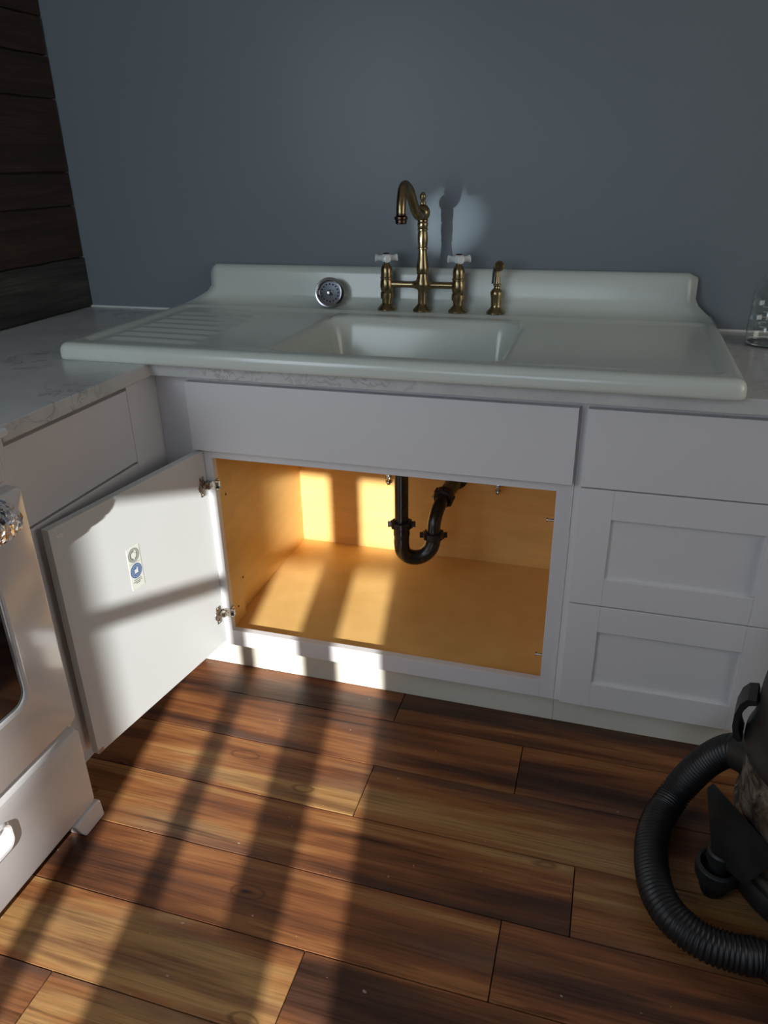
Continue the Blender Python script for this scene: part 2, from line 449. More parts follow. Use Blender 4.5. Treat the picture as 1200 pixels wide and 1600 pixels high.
# local +y points to: rotate(ang+90deg): the room (inner face visible)
def dbox(b, mat, name, parent, bev=.001, seg=2, mats=None, mi=0):
    bm = bmesh.new(); addbox(bm, b); bm.transform(DM)
    return link(name, bm, mat, parent, bevel=bev, seg=seg)
dz0, dz1 = .127, .690
bm = bmesh.new()
addbox(bm, (0, DL, -.013, 0, dz0, dz1))
for b in ((0, .062, -.019, -.013, dz0, dz1), (DL-.062, DL, -.019, -.013, dz0, dz1), (.062, DL-.062, -.019, -.013, dz0, dz0+.062), (.062, DL-.062, -.019, -.013, dz1-.062, dz1)): addbox(bm, b)
bm.transform(DM)
door = P(G(link('door', bm, 'paint_in', bevel=.0012), 'white cabinet door standing open, inner face lit by the sun'), sb)
P(G(dbox((DL-.016, DL-.001, -.004, .0006, dz0-.0004, dz0+.010), 'raw', 'chipped_corner', door, 0), 'chipped bare patch at the lower free corner'), door)
for xx, zz in ((.02, dz1-.022), (.028, dz1-.022)):
    bm = bmesh.new(); lathe(bm, [(.0042, 0), (.004, .0012), (.0025, .002)], 16, DM @ look((0, 1, 0), (DL-xx, 0, zz)))
    P(link('bumper', bm, 'ceramic', smooth=True), door)
# hinges: cup plate on the door, arm, clip on the stile
for hz in (.600, .222):
    bm = bmesh.new()
    # mounting flange with ears and screws
    addbox(bm, (.012, .030, .0, .0016, hz-.026, hz+.026), M4=DM)
    lathe(bm, [(.0165, 0), (.0165, .002), (.0145, .0022), (.013, -.006)], 24, DM @ look((0, 1, 0), (.021, 0, hz)), mi=0)
    for s in (-1, 1): lathe(bm, [(.0042, .0016), (.0038, .0034), (.001, .0036)], 12, DM @ look((0, 1, 0), (.021, 0, hz+s*.021)))
    addbox(bm, (-.004, .022, .003, .010, hz-.006, hz+.006), M4=DM)
    addbox(bm, (.006, .016, .004, .015, hz-.008, hz-.005), M4=DM); addbox(bm, (.006, .016, .004, .015, hz+.005, hz+.008), M4=DM)
    # bracket wrapped round the stile
    addbox(bm, (.738, .7605, FY-.0055, FY-.0022, hz-.0115, hz+.0115))
    addbox(bm, (.7585, .7615, FY-.0055, FY+.018, hz-.0115, hz+.0115))
    addbox(bm, (.7585, .7705, FY+.0035, FY+.0055, hz-.0115, hz+.0115))
    addbox(bm, (.7615, .7695, FY-.004, FY+.0035, hz+.0085, hz+.0115)); addbox(bm, (.7615, .7695, FY-.004, FY+.0035, hz-.0115, hz-.0085))
    lathe(bm, [(.0050, 0), (.0048, .0018), (.002, .002)], 16, look((0, -1, 0), (.7485, FY-.0055, hz)))
    P(G(link('hinge', bm, 'nickel', bevel=.0005, seg=1), 'nickel concealed hinge'), door)

# sticker on the door
def disc(bm, cx, cz, r, yy_, mi, n=40, ri=0):
    vo_ = [bm.verts.new(DM @ Vector((cx-r*math.cos(2*PI*k/n), yy_, cz+r*math.sin(2*PI*k/n)))) for k in range(n)]
    if ri:
        vi = [bm.verts.new(DM @ Vector((cx-ri*math.cos(2*PI*k/n), yy_, cz+ri*math.sin(2*PI*k/n)))) for k in range(n)]
        for k in range(n): bm.faces.new((vo_[k], vo_[(k+1) % n], vi[(k+1) % n], vi[k])).material_index = mi
    else: bm.faces.new(vo_).material_index = mi
def quad(bm, cx, cz, wx, wz, yy_, mi, rot=0):
    c, s = math.cos(rot), math.sin(rot)
    bm.faces.new([bm.verts.new(DM @ Vector((cx-(u*c-v*s), yy_, cz+(u*s+v*c)))) for u, v in ((-wx, -wz), (wx, -wz), (wx, wz), (-wx, wz))]).material_index = mi
sx, szz = .283, .509
bm = bmesh.new()
addbox(bm, (sx-.020, sx+.020, .0002, .0006, szz-.056, szz+.047), mi=0, M4=DM)
cz1, cz2 = szz+.027, szz-.0125
disc(bm, sx, cz1, .0175, .00075, 1); disc(bm, sx, cz1, .0135, .00085, 0, ri=.0128); disc(bm, sx, cz1, .0085, .0009, 0, n=9)
quad(bm, sx-.0045, cz1+.007, .003, .004, .0009, 0, .6); quad(bm, sx, cz1-.0092, .002, .002, .0009, 0)
disc(bm, sx, cz2, .0180, .00075, 2); disc(bm, sx, cz2, .0105, .00085, 0, ri=.0100)
quad(bm, sx, cz2-.001, .0058, .0048, .0009, 0); quad(bm, sx-.0038, cz2+.0055, .0022, .002, .0009, 0)
for ccz, R_ in ((cz1, .0155), (cz2, .0142)):
    for k in range(26):
        a = 2*PI*k/26; quad(bm, sx-R_*math.cos(a), ccz+R_*math.sin(a), .0006, .0010, .001, 0, a-PI/2)
quad(bm, sx, szz+.0078, .016, .0013, .0008, 4)
for (dx, zz, wl_) in ((0, -.0335, .012), (-.001, -.0385, .014), (0, -.0425, .0075)):
    n = int(wl_*1000)
    for k in range(n): quad(bm, sx-(dx-wl_+2*wl_*(k+.5)/n), szz+zz, wl_/n*.78, .0011 if k % 3 else .0006, .0009, 3)
st = P(G(link('sticker', bm, None, mats=[M['st_white'], M['st_grey'], M['st_blue'], M['st_ink'], M['st_green']]), 'sticker with a grey round seal above a blue round seal'), door)

# drawer cabinet, right
dc = empty('drawer_cabinet', 'white three-drawer base cabinet to the right of the open sink cabinet', 'cabinet', (1.87, -.3, 0))
bx0, bx1 = 1.6325, 2.100
P(link('carcass', B((bx0, bx0+.012, FY+FT, -.004, .114, CT), (bx1-.012, bx1, FY+FT, -.004, .114, CT), (bx0, bx0+.012, -.533, -.004, 0, .1139), (bx1-.012, bx1, -.533, -.004, 0, .1139), (bx0+.012, bx1-.012, -.016, -.004, .012, CT), (bx0+.012, bx1-.012, FY+FT, -.016, .138, .150)), 'paint'), dc)
P(link('face_frame', B((bx0, 1.668, FY, FY+FT, .114, CT-.001), (2.064, bx1, FY, FY+FT, .114, CT-.001), (1.668, 2.064, FY, FY+FT, .114, .152), (1.668, 2.064, FY, FY+FT, .845, CT-.001), (1.668, 2.064, FY, FY+FT, .680, .707), (1.668, 2.064, FY, FY+FT, .392, .420)), 'paint', bevel=.0008), dc)
P(link('toe_board', B((bx0, bx1, -.551, -.535, .001, .1135)), 'cream', bevel=.0008), dc)
P(G(link('drawer', B((1.646, 2.093, FY-.020, FY-.001, .696, .868)), 'paint', bevel=.0015), 'flat slab drawer front'), dc)
def shaker(parent, axis, a0, a1, z0, z1, name, st_=.070, f0=None, lab=None):
    # frame stiles and rails with a recessed panel; axis 'y' = front faces -y at FY, 'x' = faces +x
    def bb(u0, u1, w0, w1, d0, d1):
        return (u0, u1, FY-.020+d0, FY-.020+d1, w0, w1) if axis == 'y' else (.630-d1, .630-d0, u0, u1, w0, w1)
    fr = B(bb(a0, a0+st_, z0, z1, 0, .019), bb(a1-st_, a1, z0, z1, 0, .019), bb(a0+st_, a1-st_, z0, z0+st_*.97, .0004, .019), bb(a0+st_, a1-st_, z1-st_*.97, z1, .0004, .019))
    o = P(link(name, fr, 'paint', bevel=.0010), parent)
    if lab: o['label'] = lab
    P(link('centre_panel', B(bb(a0+st_-.001, a1-st_+.001, z0+st_*.97-.001, z1-st_*.97+.001, .009, .0188)), 'paint'), o)
    return o
shaker(dc, 'y', 1.646, 2.093, .410, .693, 'drawer', lab='framed drawer front with a recessed panel')
shaker(dc, 'y', 1.646, 2.093, .124, .407, 'drawer', lab='framed drawer front with a recessed panel')

# left corner cabinet (faces +x)
lc = empty('corner_base_cabinet', 'white corner base cabinet behind the open door, beside the range', 'cabinet', (.3, -.85, 0))
P(link('carcass', B((.591, .610, -1.125, -.612, .114, CT-.001), (.026, .591, -1.125, -1.113, 0, CT-.001), (.026, .038, -1.113, -.012, .012, CT-.001)), 'paint', bevel=.0008), lc)
P(link('filler_strip', B((.6103, .6300, -.7300, -.6102, .114, CT-.001)), 'paint', bevel=.001), lc)
P(link('toe_board', B((.53, .546, -1.125, -.552, .001, .1135)), 'paint'), lc)
P(G(link('drawer', B((.611, .630, -1.121, -.7308, .696, .868)), 'paint', bevel=.0015), 'flat slab drawer front'), lc)
shaker(lc, 'x', -1.121, -.7308, .124, .691, 'door', lab='closed framed door with a recessed panel')

# ------------------------------------------------------------------ countertop
def cellslab(bm, xs_, ys_, inc, z0, z1):
    nx, ny = len(xs_)-1, len(ys_)-1; V = {}
    def v(i, j, z):
        k = (i, j, z)
        if k not in V: V[k] = bm.verts.new((xs_[i], ys_[j], z))
        return V[k]
    c = lambda i, j: 0 <= i < nx and 0 <= j < ny and inc(i, j)
    for i in range(nx):
        for j in range(ny):
            if not c(i, j): continue
            bm.faces.new((v(i, j, z1), v(i+1, j, z1), v(i+1, j+1, z1), v(i, j+1, z1)))
            bm.faces.new((v(i, j, z0), v(i, j+1, z0), v(i+1, j+1, z0), v(i+1, j, z0)))
            if not c(i-1, j): bm.faces.new((v(i, j, z0), v(i, j, z1), v(i, j+1, z1), v(i, j+1, z0)))
            if not c(i+1, j): bm.faces.new((v(i+1, j, z0), v(i+1, j+1, z0), v(i+1, j+1, z1), v(i+1, j, z1)))
            if not c(i, j-1): bm.faces.new((v(i, j, z0), v(i+1, j, z0), v(i+1, j, z1), v(i, j, z1)))
            if not c(i, j+1): bm.faces.new((v(i, j+1, z0), v(i, j+1, z1), v(i+1, j+1, z1), v(i+1, j+1, z0)))
ct = empty('countertop', 'white quartz L-shaped worktop with grey veins under the sink and along the plank wall', 'countertop', (.3, -.3, CT))
bm = bmesh.new()
xs_ = [.001, .648, .90, 1.49, 2.125]; ys_ = [-1.130, -.648, -.63, -.10, -.001]
cellslab(bm, xs_, ys_, lambda i, j: not (i >= 1 and j == 0) and not (i == 2 and j == 2), CT, CB)
P(link('slab', bm, 'quartz', bevel=.003, seg=3), ct)
bm = bmesh.new()
tube(bm, [(x, -.004, CB+.001) for x in (.02, .5, 1.2, 1.9, 2.12)], .0042, 8)
P(G(link('caulk_line', bm, 'caulk', smooth=True), 'white caulk line along the blue wall'), ct)

# ------------------------------------------------------------------ sink
sk = empty('drainboard_sink', 'long white cast-iron sink with ribbed drainboard, backsplash and basin on the worktop', 'sink', (1.17, -.3, CB))
SX0, SX1, SY0, SY1 = .412, 1.928, -.672, -.006
RR = .020; ZD = .953
def rrd(x, y, a0, a1, b0, b1, r):   # signed distance inside a rounded rectangle
    cx, cy = (a0+a1)/2, (b0+b1)/2; hx_, hy_ = (a1-a0)/2-r, (b1-b0)/2-r
    dx, dy = abs(x-cx)-hx_, abs(y-cy)-hy_
    return -(math.hypot(max(dx, 0), max(dy, 0))+min(max(dx, dy), 0)-r)
def deck(x, y):
    z = ZD
    # raised rim, boards dished toward the bowl
    d = rrd(x, y, SX0+.030, SX1-.030, SY0+.040, -.110, .035)
    z -= .006*sstep(0, .022, d)
    if x < .93: z -= .004*sstep(.5, .93, x)*sstep(0, .05, d)
    if x > 1.45: z -= .004*sstep(1.9, 1.45, x)*sstep(0, .05, d) if x < 1.9 else 0
    # ribs of the left drainboard
    if x < .90 and y < -.14:
        m = sstep(.475, .50, x)*(1-sstep(.70, .735, x))
        if m > 0:
            t = (y+.59)/.40
            if 0 <= t <= 1: z += .0042*m*(.5-.5*math.cos(2*PI*t*7))
    # bowl
    b = rrd(x, y, .908, 1.470, -.628, -.150, .085)
    if b > 0:
        z -= .008*sstep(0, .03, b)
        z -= .175*sstep(.012, .075, b) + .004*sstep(.07, .25, b)
        q = math.hypot(x-1.18, y+.36)
        z -= .010*(1-sstep(.045, .06, q))
    return z
bm = bmesh.new()
ix0, ix1, iy0, iy1 = SX0+RR, SX1-RR, SY0+RR, SY1-.004
NX, NY = 330, 150
g = [[bm.verts.new((ix0+(ix1-ix0)*i/NX, iy0+(iy1-iy0)*j/NY, deck(ix0+(ix1-ix0)*i/NX, iy0+(iy1-iy0)*j/NY))) for j in range(NY+1)] for i in range(NX+1)]
for i in range(NX):
    for j in range(NY): bm.faces.new((g[i][j], g[i+1][j], g[i+1][j+1], g[i][j+1]))
# rolled edge: walk the boundary with outward normals
loop = []
def add(v, n): loop.append((v, Vector(n)))
add(g[0][NY], (-1, 0, 0))
for j in range(NY-1, 0, -1): add(g[0][j], (-1, 0, 0))
for k in range(7): a = PI+PI/2*k/6; add(g[0][0], (math.cos(a), math.sin(a), 0))
for i in range(1, NX): add(g[i][0], (0, -1, 0))
for k in range(7): a = -PI/2+PI/2*k/6; add(g[NX][0], (math.cos(a), math.sin(a), 0))
for j in range(1, NY+1): add(g[NX][j], (1, 0, 0))
prev = [v for v, n in loop]
prof = [(RR*math.sin(a), -RR*(1-math.cos(a))) for a in [PI/2*k/7 for k in range(1, 8)]]+[(RR+.0006, -.030), (RR, -.0365), (RR-.003, -.0392), (RR-.02, -.0392)]
for dr, dz_ in prof:
    cur = [bm.verts.new(v.co+n*dr+Vector((0, 0, dz_))) for v, n in loop]
    for k in range(len(cur)-1):
        q = [prev[k], cur[k], cur[k+1], prev[k+1]]
        q = [a for i_, a in enumerate(q) if a not in q[:i_]]
        if len(q) >= 3: bm.faces.new(q)
    prev = cur
bmesh.ops.recalc_face_normals(bm, faces=bm.faces)
P(G(link('sink_deck', bm, 'porcelain', smooth=True, angle=60), 'white enamel drainboards around a rectangular bowl'), sk)
# backsplash with coved foot and flared ends
bm = bmesh.new()
BT = 1.060
pf = [(-.108, ZD-.0005, 0), (-.090, ZD+.0008, 0), (-.074, ZD+.0035, .1), (-.062, ZD+.009, .25), (-.055, ZD+.017, .5), (-.051, ZD+.028, .8), (-.048, ZD+.045, 1), (-.044, BT-.020, 1), (-.041, BT-.010, 1), (-.035, BT-.003, 1), (-.027, BT, 1), (-.012, BT, 1), (-.006, BT-.004, 1), (-.006, ZD-.01, 1)]
NB = 120; rings = []
for i in range(NB+1):
    u = -1+2*i/NB
    ring = []
    for (py, pz, f) in pf:
        xa = .428+.055*f; xb = 1.915-.042*f
        e = 1-abs(u); edge = sstep(0, .035, e)
        x = (xa+xb)/2+(xb-xa)/2*math.copysign(1-(1-abs(u))**1.0, u)
        yb_ = py if f < .05 else py+(1-edge)*.022*f*(1 if py < -.02 else 0)
        zb_ = pz-(1-edge)*.012*sstep(ZD+.03, BT, pz)
        ring.append(bm.verts.new((x, yb_, zb_)))
    rings.append(ring)
for a, b in zip(rings, rings[1:]):
    for k in range(len(pf)-1): bm.faces.new((a[k], b[k], b[k+1], a[k+1]))
bm.faces.new(rings[0]); bm.faces.new(rings[-1][::-1])
bmesh.ops.recalc_face_normals(bm, faces=bm.faces)
P(link('backsplash', bm, 'porcelain', smooth=True, angle=50), sk)
bm = bmesh.new(); lathe(bm, [(.045, 0), (.045, .003), (.038, .004), (.036, -.002), (.02, -.003)], 32, T(1.18, -.36, deck(1.18, -.36)+.0005))
P(link('drain_rim', bm, 'chrome', smooth=True), sk)

# ------------------------------------------------------------------ bridge faucet
FYY = -.088
fa = empty('bridge_faucet', 'antique brass bridge faucet with white porcelain cross handles on the sink ledge', 'faucet', (1.164, FYY, ZD))
def lat(name, prof, x, y, z, mat, parent, n=32, M4=None, lab=None):
    bm = bmesh.new(); lathe(bm, prof, n, M4 if M4 else T(x, y, z))
    o = P(link(name, bm, mat, smooth=True, angle=38), parent)
    if lab: o['label'] = lab
    return o
zb = ZD+.001
flare = [(.0265, 0), (.0270, .003), (.0255, .005), (.0215, .009), (.0165, .0145), (.0135, .0175), (.0125, .020)]
cx_ = [1.062, 1.164, 1.264]
for x in cx_: lat('base_flange', flare, x, FYY, zb, 'brass', fa)
col = [(r_*(1.12 if z_ > .1 else 1.05), z_) for r_, z_ in [(.0120, .020), (.0118, .050), (.0130, .056), (.0185, .066), (.0195, .071), (.0185, .077), (.0150, .088), (.0135, .098), (.0150, .0985), (.0150, .101), (.0135, .102), (.0150, .109), (.0150, .116), (.0120, .136), (.0100, .155), (.0102, .161), (.0120, .162), (.0125, .1645), (.0118, .167), (.0105, .168), (.0118, .178), (.0125, .190), (.0115, .203), (.0103, .2085), (.0125, .210), (.0128, .213), (.0110, .216), (.0128, .221), (.0128, .227), (.0112, .231), (.0130, .2325), (.0130, .235), (.0105, .237)]]
lat('column', col, cx_[1], FYY, zb, 'brass', fa)
bm = bmesh.new()
for a, b in ((cx_[0], cx_[2]),):
    pts = [(a+(b-a)*k/40, FYY, zb+.069) for k in range(41)]
    def rb(t, i):
        x = a+(b-a)*t; d = abs(x-cx_[1]); return .0088+.010*math.exp(-(d/.016)**2)
    tube(bm, pts, rb, 24)
P(link('crossbar', bm, 'brass', smooth=True), fa)
side = [(r_*1.1, z_) for r_, z_ in [(.0125, .018), (.0130, .030), (.0160, .031), (.0165, .036), (.0165, .046), (.0150, .048), (.0140, .050), (.0160, .055), (.0170, .066), (.0160, .078), (.0145, .083), (.0165, .0845), (.0165, .0875), (.0145, .089), (.0148, .100), (.0140, .110), (.0110, .118), (.0070, .123), (.0060, .127), (.0075, .128)]]
for x in (cx_[0], cx_[2]):
    lat('valve_body', side, x, FYY, zb, 'brass', fa)
    h = P(link('cross_handle', (lambda bm: (lathe(bm, [(.006, .126), (.0125, .129), (.0140, .134), (.0140, .142), (.012, .147), (.007, .149)], 24, T(x, FYY, zb)),
        [tube(bm, catmull([(x+.008*math.cos(a), FYY+.008*math.sin(a), zb+.138), (x+.018*math.cos(a), FYY+.018*math.sin(a), zb+.138), (x+.027*math.cos(a), FYY+.027*math.sin(a), zb+.1385), (x+.032*math.cos(a), FYY+.032*math.sin(a), zb+.139)], 8),
              lambda t, i: (.0078+.0026*sstep(.4, .75, t))*(math.sqrt(max(0.02, 1-((t-.80)/.21)**2)) if t > .8 else 1), 14) for a in (math.radians(20+90*k) for k in range(4))], bm)[-1])(bmesh.new()), 'ceramic', smooth=True), fa)
    h['label'] = 'white porcelain cross handle'
    P(lat('handle_button', [(.0085, .1475), (.0088, .150), (.0070, .1515), (.002, .152)], x, FYY, zb, 'brass_dark', None) if False else link('handle_button', (lambda bm: (lathe(bm, [(.0088, .1475), (.0088, .150), (.0070, .1515), (.002, .152)], 20, T(x, FYY, zb)), bm)[1])(bmesh.new()), 'brass_dark', smooth=True), h)
# head, finial lever, spout
lat('swivel_head', [(.0105, .234), (.014, .238), (.0185, .246), (.0195, .254), (.0175, .263), (.012, .270), (.0060, .2735), (.0060, .276), (.0085, .2765), (.0085, .279), (.0048, .280), (.0062, .285), (.0082, .291), (.0075, .297), (.0045, .302), (.001, .3035)], cx_[1], FYY, zb, 'brass', fa)
zc_ = zb+.252
sp_ = [(1.164, -.092, zc_), (1.163, -.106, zc_-.003), (1.161, -.122, zc_-.004), (1.157, -.140, zc_+.010), (1.153, -.155, zc_+.034), (1.151, -.170, zc_+.054), (1.148, -.186, zc_+.066), (1.146, -.202, zc_+.070), (1.145, -.217, zc_+.062), (1.145, -.228, zc_+.044), (1.145, -.234, zc_+.026), (1.145, -.236, zc_+.012), (1.145, -.236, zc_+.004)]
bm = bmesh.new(); tube(bm, catmull(sp_, 8), lambda t, i: .0128-.0008*t+.0025*(1-sstep(0, .06, t)), 24)
P(G(link('spout', bm, 'brass', smooth=True), 'gooseneck spout'), fa)
lat('aerator', [(.0105, .016), (.0120, .014), (.0125, .010), (.0112, .009), (.0165, .006), (.0170, .003), (.0165, 0), (.0135, -.001), (.0145, -.004), (.0135, -.010), (.0115, -.011), (.009, -.009)], 1.145, -.236, zc_-.006, 'brass_dark', fa)

# ------------------------------------------------------------------ side sprayer
sx_, sy_ = 1.368, -.088
spr = empty('side_sprayer', 'small antique brass side sprayer standing right of the bridge faucet', 'sprayer', (sx_, sy_, ZD))
lat('sprayer_base', [(.0255, 0), (.026, .003), (.0235, .006), (.018, .012), (.0143, .016), (.0138, .022), (.0140, .036), (.0162, .048), (.0165, .055), (.0135, .061), (.0095, .064), (.0085, .067)], sx_, sy_, zb, 'brass', spr)
lat('sprayer_handle', [(.0085, .066), (.0080, .070), (.0108, .073), (.0108, .076), (.0078, .078), (.0068, .090), (.0062, .108), (.006, .118)], sx_+.001, sy_, zb, 'brass', spr)
hd = look((.28, -1, .12), (sx_+.003, sy_, zb+.122))
lat('sprayer_head', [(.004, -.016), (.009, -.013), (.0122, -.006), (.0132, .002), (.0138, .008), (.0135, .012), (.0112, .0135), (.0108, .0115), (.0060, .0112), (.0055, .0128), (.001, .013)], 0, 0, 0, 'brass', spr, M4=hd)
bm = bmesh.new(); tube(bm, catmull([(sx_-.006, sy_-.002, zb+.122), (sx_-.0085, sy_-.006, zb+.105), (sx_-.009, sy_-.008, zb+.090), (sx_-.010, sy_-.009, zb+.078)], 6), lambda t, i: .0038-.0008*t, 10)
P(G(link('lever', bm, 'rubber', smooth=True), 'black trigger lever'), spr)

# ------------------------------------------------------------------ strainer leaning on the backsplash
ax = Vector((.30, -1, .20)).normalized()
ctr = Vector((.893, -.092, ZD+.0425))
bst = empty('sink_strainer', 'round chrome sink strainer basket leaning on edge against the backsplash', 'strainer', ctr-Vector((0, 0, .044)))
Mst = look(ax, ctr)
bm = bmesh.new(); lathe(bm, [(r_*.94, z_) for r_, z_ in [(.030, -.030), (.034, -.028), (.0365, -.010), (.038, -.004), (.0440, .000), (.0446, .0025), (.0435, .005), (.0395, .0055), (.036, .003), (.0345, -.004), (.0335, -.010), (.0325, -.012), (.010, -.0125)]], 48, Mst)
P(G(link('basket', bm, 'chrome', smooth=True, angle=30), 'chrome cup with a rolled rim'), bst)
for k in range(16):
    bm = bmesh.new()
    a = 2*PI*k/16; lathe(bm, [(.0024, 0), (.0024, .0006)], 8, Mst @ T(.024*math.cos(a), .024*math.sin(a), -.0121))
    P(link('drain_hole', bm, 'dark'), bst)
bm = bmesh.new(); lathe(bm, [(.008, -.013), (.008, -.009), (.0045, -.006), (.0065, -.004), (.008, .001), (.006, .005), (.002, .006)], 24, Mst)
P(link('centre_post', bm, 'chrome', smooth=True), bst)

# ------------------------------------------------------------------ drain trap
tr = empty('drain_trap', 'black plastic drain pipe with a curved trap inside the sink cabinet', 'drain pipe', (1.16, -.29, .74))
py_ = -.290
px1, pz1 = 1.156, .385
def nut(x, y, z, axis, r=.030, h=.017, parent=None, wings=True, wa=0):
    bm = bmesh.new(); M4 = look(axis, (x, y, z))
    prof = [(r-.004, -h/2-.004), (r, -h/2), (r, h/2), (r-.003, h/2+.002), (r-.007, h/2+.002)]
    rings_ = lathe(bm, prof, 32, M4)
    for k in range(8):
        a = 2*PI*k/8; addbox(bm, (-.003, .003, r-.001, r+.0025, -h/2, h/2), M4=M4 @ Matrix.Rotation(a, 4, 'Z'))
    if wings:
        for s in (0, PI): addbox(bm, (r-.001, r+.010, -.003, .003, -h/2, h/2), M4=M4 @ Matrix.Rotation(wa+s, 4, 'Z'))
    return P(G(link('slip_nut', bm, 'abs', bevel=.0008, seg=1), 'black slip nut with wing lugs'), tr)
bm = bmesh.new(); tube(bm, [(px1, py_, .376), (px1, py_, .55), (px1, py_, .748)], .0195, 28)
P(link('tailpiece', bm, 'abs', smooth=True), tr)
# J bend: down, round, up and back toward the wall
q1 = [(px1, py_, .386), (px1, py_, .372), (px1, py_, .345), (px1, py_, .322), (px1+.004, py_+.003, .297), (px1+.019, py_+.010, .281), (px1+.040, py_+.018, .276), (px1+.062, py_+.027, .284), (px1+.078, py_+.034, .303), (px1+.084, py_+.038, .325), (px1+.085, py_+.039, .340)]
bm = bmesh.new(); tube(bm, catmull(q1, 6), lambda t, i: .0235 if t < .17 or t > .95 else .0222, 28)
P(link('trap_bend', bm, 'abs', smooth=True), tr)
nut(px1, py_, .388, (0, 0, 1), parent=tr, wa=.25)
ex, ey = px1+.085, py_+.039
nut(ex, ey, .345, (0, 0, 1), parent=tr, wa=.25)
q2 = [(ex, ey, .336), (ex, ey, .360), (ex+.001, ey+.006, .385), (ex+.004, ey+.025, .408), (ex+.008, ey+.055, .424), (ex+.011, ey+.085, .432)]
bm = bmesh.new(); tube(bm, catmull(q2, 6), .0195, 28)
P(link('trap_arm', bm, 'abs', smooth=True), tr)
nut(ex+.0105, ey+.082, .4315, (.12, 1, .22), r=.031, h=.02, parent=tr, wings=False)
bm = bmesh.new(); tube(bm, [(ex+.011, ey+.088, .433), (ex+.016, -.115, .434), (ex+.018, -.0165, .434)], .0235, 28)
P(link('wall_tube', bm, 'abs', smooth=True), tr)
bm = bmesh.new(); lathe(bm, [(.036, 0), (.036, .010), (.030, .014), (.022, .015)], 32, look((0, -1, 0), (ex+.018, -.0164, .434)))
P(link('wall_collar', bm, 'abs', smooth=True), tr)
# shut-off valves high on the back panel
for i, (vx, vz, lb) in enumerate(((1.048, .428, 'small shut-off valve half hidden behind the black pipe'), (1.395, .432, 'small shut-off valve on the cabinet back right of the black trap'))):
    e_ = empty('shutoff_valve', lb, 'valve', (vx, -.0165, vz), 'shut-off valves under the sink')
    bm = bmesh.new(); lathe(bm, [(.0055, 0), (.0055, .030), (.0085, .031), (.0085, .044), (.006, .045)], 20, look((0, -1, 0), (vx, -.0164, vz)))
    lathe(bm, [(.0075, -.006), (.0085, .004), (.0085, .014), (.0065, .016), (.0065, .030)], 20, T(vx, -.052, vz))
    P(link('valve_body', bm, 'chrome', smooth=True), e_)
    bm = bmesh.new(); lathe(bm, [(.004, -.004), (.0035, -.012), (.0095, -.013), (.0105, -.017), (.0060, -.025), (.002, -.026)], 10, T(vx, -.052, vz))
    P(link('valve_knob', bm, 'chrome', smooth=True), e_)

# ------------------------------------------------------------------ range (stove)
rg = empty('range', 'white freestanding kitchen range with black oven window at the left edge', 'stove', (.34, -1.52, 0))
RX, RY1, RY0 = .655, -1.136, -1.898
P(link('body', B((.03, RX, RY0, RY1, .045, .900)), 'enamel', bevel=.006, seg=3), rg)
P(link('cooktop', B((.03, .672, RY0-.001, RY1+.001, .900, .916)), 'enamel', bevel=.006, seg=3), rg)
bm = bmesh.new()
bm2 = B((RX, .680, RY0+.004, RY1-.034, .826, .897))
P(link('control_panel', bm2, 'enamel', bevel=.014, seg=4), rg)
# oven door: frame around a rounded window
def rrect(y0, y1, z0, z1, r, n=8):
    out = []
    for cy, cz, a0 in ((y1-r, z1-r, 0), (y0+r, z1-r, PI/2), (y0+r, z0+r, PI), (y1-r, z0+r, 3*PI/2)):
        for k in range(n+1): a = a0+PI/2*k/n; out.append((cy+r*math.cos(a), cz+r*math.sin(a)))
    return out
def frame_loft(loops):   # loops of (x, [(y,z)..])
    bm = bmesh.new(); R_ = [[bm.verts.new((x, y, z)) for y, z in lp] for x, lp in loops]
    for a, b in zip(R_, R_[1:]):
        for k in range(len(a)): bm.faces.new((a[k], a[(k+1) % len(a)], b[(k+1) % len(a)], b[k]))
    return bm, R_
oy0, oy1, oz0, oz1 = RY0+.004, RY1-.010, .277, .812
wy0, wy1, wz0, wz1 = RY0+.125, RY1-.118, .408, .668
X1 = .681
L_ = [(RX+.001, rrect(oy0, oy1, oz0, oz1, .012)), (X1-.006, rrect(oy0, oy1, oz0, oz1, .012)), (X1-.002, rrect(oy0+.002, oy1-.002, oz0+.002, oz1-.002, .012)), (X1, rrect(oy0+.006, oy1-.006, oz0+.006, oz1-.006, .012)),
      (X1+.0015, rrect(wy0-.010, wy1+.010, wz0-.010, wz1+.010, .036)), (X1+.003, rrect(wy0-.006, wy1+.006, wz0-.006, wz1+.006, .034)), (X1+.001, rrect(wy0-.001, wy1+.001, wz0-.001, wz1+.001, .031)), (X1-.004, rrect(wy0, wy1, wz0, wz1, .03))]
bm, R_ = frame_loft(L_); bm.faces.new(R_[0][::-1]); bmesh.ops.recalc_face_normals(bm, faces=bm.faces)
od = P(G(link('oven_door', bm, 'enamel', smooth=True, angle=35), 'white enamel oven door'), rg)
bm, R_ = frame_loft([(X1-.0045, rrect(wy0-.001, wy1+.001, wz0-.001, wz1+.001, .031)), (X1-.0035, rrect(wy0+.006, wy1-.006, wz0+.006, wz1-.006, .027))])
P(link('window_gasket', bm, 'greyframe', smooth=True), od)
bm, R_ = frame_loft([(X1-.012, rrect(wy0, wy1, wz0, wz1, .03)), (X1-.004, rrect(wy0+.004, wy1-.004, wz0+.004, wz1-.004, .028))]); bm.faces.new(R_[1]); bmesh.ops.recalc_face_normals(bm, faces=bm.faces)
P(G(link('oven_window', bm, 'ovenglass'), 'black glass oven window'), od)
